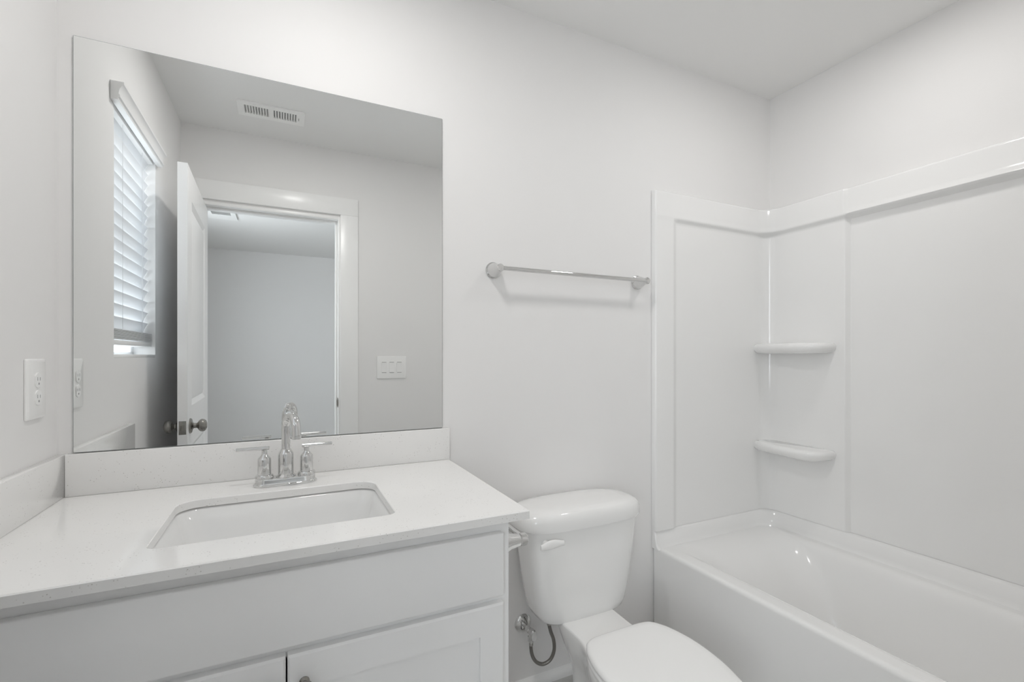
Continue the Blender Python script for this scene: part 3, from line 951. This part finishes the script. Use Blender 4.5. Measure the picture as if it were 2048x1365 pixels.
bm = bm_new()
BZ = (0.3785 - FL) / 0.3985
loft(bm, [bowl_ring(FL + z * BZ, w_, yb, yf) for (z, w_, yb, yf) in ((0.0, 0.72, -0.16, -0.60), (0.015, 0.70, -0.165, -0.595), (0.06, 0.60, -0.18, -0.57), (0.14, 0.54, -0.19, -0.56), (0.20, 0.58, -0.19, -0.60),
          (0.25, 0.70, -0.185, -0.66), (0.30, 0.85, -0.18, -0.73), (0.34, 0.95, -0.172, -0.778), (0.36, 0.985, -0.168, -0.798), (0.375, 1.0, -0.165, -0.806), (0.390, 1.0, -0.165, -0.808), (0.3965, 0.985, -0.168, -0.804), (0.3985, 0.95, -0.175, -0.795))])
# block joining bowl deck and tank
loft(bm, [superell(TC, -0.125, 0.060, 0.050, 0.31, 4, 32), superell(TC, -0.125, 0.072, 0.055, 0.34, 4, 32), superell(TC, -0.125, 0.072, 0.055, 0.3655, 4, 32)])
make('bowl', bm, M['porcelain'], toi, angle=60)


def seat_ring(z, off, k=10):
    pts = [(-0.138, -0.392), (-0.150, -0.415), (-0.162, -0.455), (-0.169, -0.50), (-0.170, -0.55), (-0.164, -0.61), (-0.152, -0.66), (-0.136, -0.71), (-0.104, -0.763), (-0.055, -0.805), (0, -0.820)]
    half = [Vector((TC + x, y, 0)) for (x, y) in pts]
    back = [Vector((TC - 0.02, -0.358, 0)), Vector((TC - 0.07, -0.3585, 0)), Vector((TC - 0.105, -0.363, 0)), Vector((TC - 0.125, -0.374, 0))]
    L = smooth_path(back + half, 5)
    R = [Vector((2 * TC - p.x, p.y, 0)) for p in L[:-1]][::-1]
    c_ = Vector((TC, -0.56, 0))
    o_ = []
    for p in L + R:
        d = p - c_
        q = c_ + d * (1 - off / d.length)
        o_.append(Vector((q.x, q.y, z)))
    return o_


bm = bm_new()
loft(bm, [seat_ring(0.3805, 0.008), seat_ring(0.3805, 0.003), seat_ring(0.384, 0.001), seat_ring(0.393, 0.001), seat_ring(0.3975, 0.006)])
make('seat', bm, M['plastic'], toi, angle=60)
bm = bm_new()
loft(bm, [seat_ring(z, o_) for (z, o_) in ((0.3995, 0.010), (0.3995, 0.002), (0.403, -0.001), (0.410, -0.001), (0.4155, 0.003), (0.4185, 0.010), (0.4200, 0.030), (0.4208, 0.07))])
make('seat_lid', bm, M['plastic'], toi, angle=60)
for sgn in (-1, 1):
    bm = bm_new(); lathe(bm, (TC + sgn * 0.072, -0.342, 0.3785), (0, 0, 1), [(0, 0.014), (0.008, 0.014), (0.012, 0.011), (0.013, 0)], 20)
    make('hinge_cap', bm, M['plastic'], toi)
for sgn in (-1, 1):
    bm = bm_new(); lathe(bm, (TC + sgn * 0.078, -0.40, FL + 0.0), (0, 0, 1), [(0, 0.014), (0.012, 0.013), (0.02, 0.008), (0.021, 0)], 16)
    make('bolt_cap', bm, M['plastic'], toi)

# ------------------------------------------------------------------ supply valve and hose
sup = thing('water_supply_line', 'chrome shutoff valve and braided hose on the wall below the toilet tank', 'water supply line', (1.283, -0.001, 0.28))
VX, VZ = 1.284, 0.287
bm = bm_new(); lathe(bm, (VX, -0.0006, VZ), (0, -1, 0), [(0, 0.033), (0.002, 0.033), (0.006, 0.030), (0.010, 0.022), (0.012, 0.010), (0.012, 0)], 32)
make('escutcheon', bm, M['chrome'], sup)
bm = bm_new(); lathe(bm, (VX, -0.010, VZ), (0, -1, 0), [(0, 0.008), (0.030, 0.008), (0.030, 0.011), (0.046, 0.011), (0.048, 0.009), (0.062, 0.009), (0.064, 0.0)], 24)
lathe(bm, (VX, -0.064, VZ + 0.010), (0, 0, -1), [(0, 0.0), (0, 0.009), (0.024, 0.009), (0.025, 0.0115), (0.040, 0.0115), (0.041, 0.007), (0.050, 0.007), (0.05, 0)], 20)
make('valve', bm, M['chrome'], sup)
bm = bm_new()
ov_ = [Vector((VX + 0.011 * math.cos(a) * 1.15, 0, VZ + 0.021 * math.sin(a))) for a in [2 * PI * i / 28 for i in range(28)]]
hr = lambda s_, y: [Vector((VX + (p.x - VX) * s_, y, VZ - 0.004 + (p.z - VZ) * s_)) for p in ov_]
loft(bm, [hr(0.7, -0.074), hr(1.0, -0.077), hr(1.0, -0.084), hr(0.8, -0.088)])
make('valve_handle', bm, M['chrome'], sup)
hx0, hy0_, hz0 = VX, -0.064, VZ - 0.038
path = smooth_path([(hx0, hy0_, hz0), (hx0, hy0_, hz0 - 0.022), (hx0 + 0.006, hy0_ - 0.003, hz0 - 0.050), (hx0 + 0.020, hy0_ - 0.008, hz0 - 0.070), (hx0 + 0.042, hy0_ - 0.014, hz0 - 0.078), (hx0 + 0.066, hy0_ - 0.020, hz0 - 0.066),
                    (hx0 + 0.078, hy0_ - 0.026, hz0 - 0.034), (hx0 + 0.074, hy0_ - 0.031, hz0 + 0.006), (hx0 + 0.060, hy0_ - 0.035, hz0 + 0.042), (hx0 + 0.051, hy0_ - 0.038, hz0 + 0.072), (hx0 + 0.050, hy0_ - 0.038, hz0 + 0.088)], 8)
bm = bm_new(); tube(bm, path, 0.0062, 14)
hose = make('hose', bm, M['braid'], sup); hose['label'] = 'dark braided steel hose'
bm = bm_new()
tube(bm, path[0:4], 0.0078, 14); tube(bm, path[-9:-5], 0.0078, 14)
make('ferrule', bm, M['hose_end'], hose)
bm = bm_new(); pe = path[-1]
lathe(bm, (pe.x, pe.y, pe.z + 0.0255), (0, 0, -1), [(0, 0.0), (0, 0.014), (0.020, 0.014), (0.022, 0.011), (0.031, 0.009), (0.031, 0)], 8)
make('coupling_nut', bm, M['nut'], sup, angle=20)

# ------------------------------------------------------------------ downlights (just above the picture)
for (x, y), lab in zip(DOWNLIGHTS, ('round white recessed downlight in the ceiling above the sink', 'round white recessed downlight in the ceiling above the bathtub')):
    rl = thing('downlight', lab, 'lamp', (x, y, CEIL), group='recessed ceiling downlights')
    bm = bm_new(); lathe(bm, (x, y, CEIL - 0.0005), (0, 0, -1), [(0, 0.095), (0.004, 0.095), (0.009, 0.088), (0.010, 0.076), (0.005, 0.075), (0.005, 0)], 40)
    make('trim_ring', bm, M['plastic'], rl)
    bm = bm_new(); lathe(bm, (x, y, CEIL - 0.0056), (0, 0, -1), [(0, 0.074), (0.002, 0.074), (0.002, 0)], 40)
    make('lens', bm, M['lens'], rl)
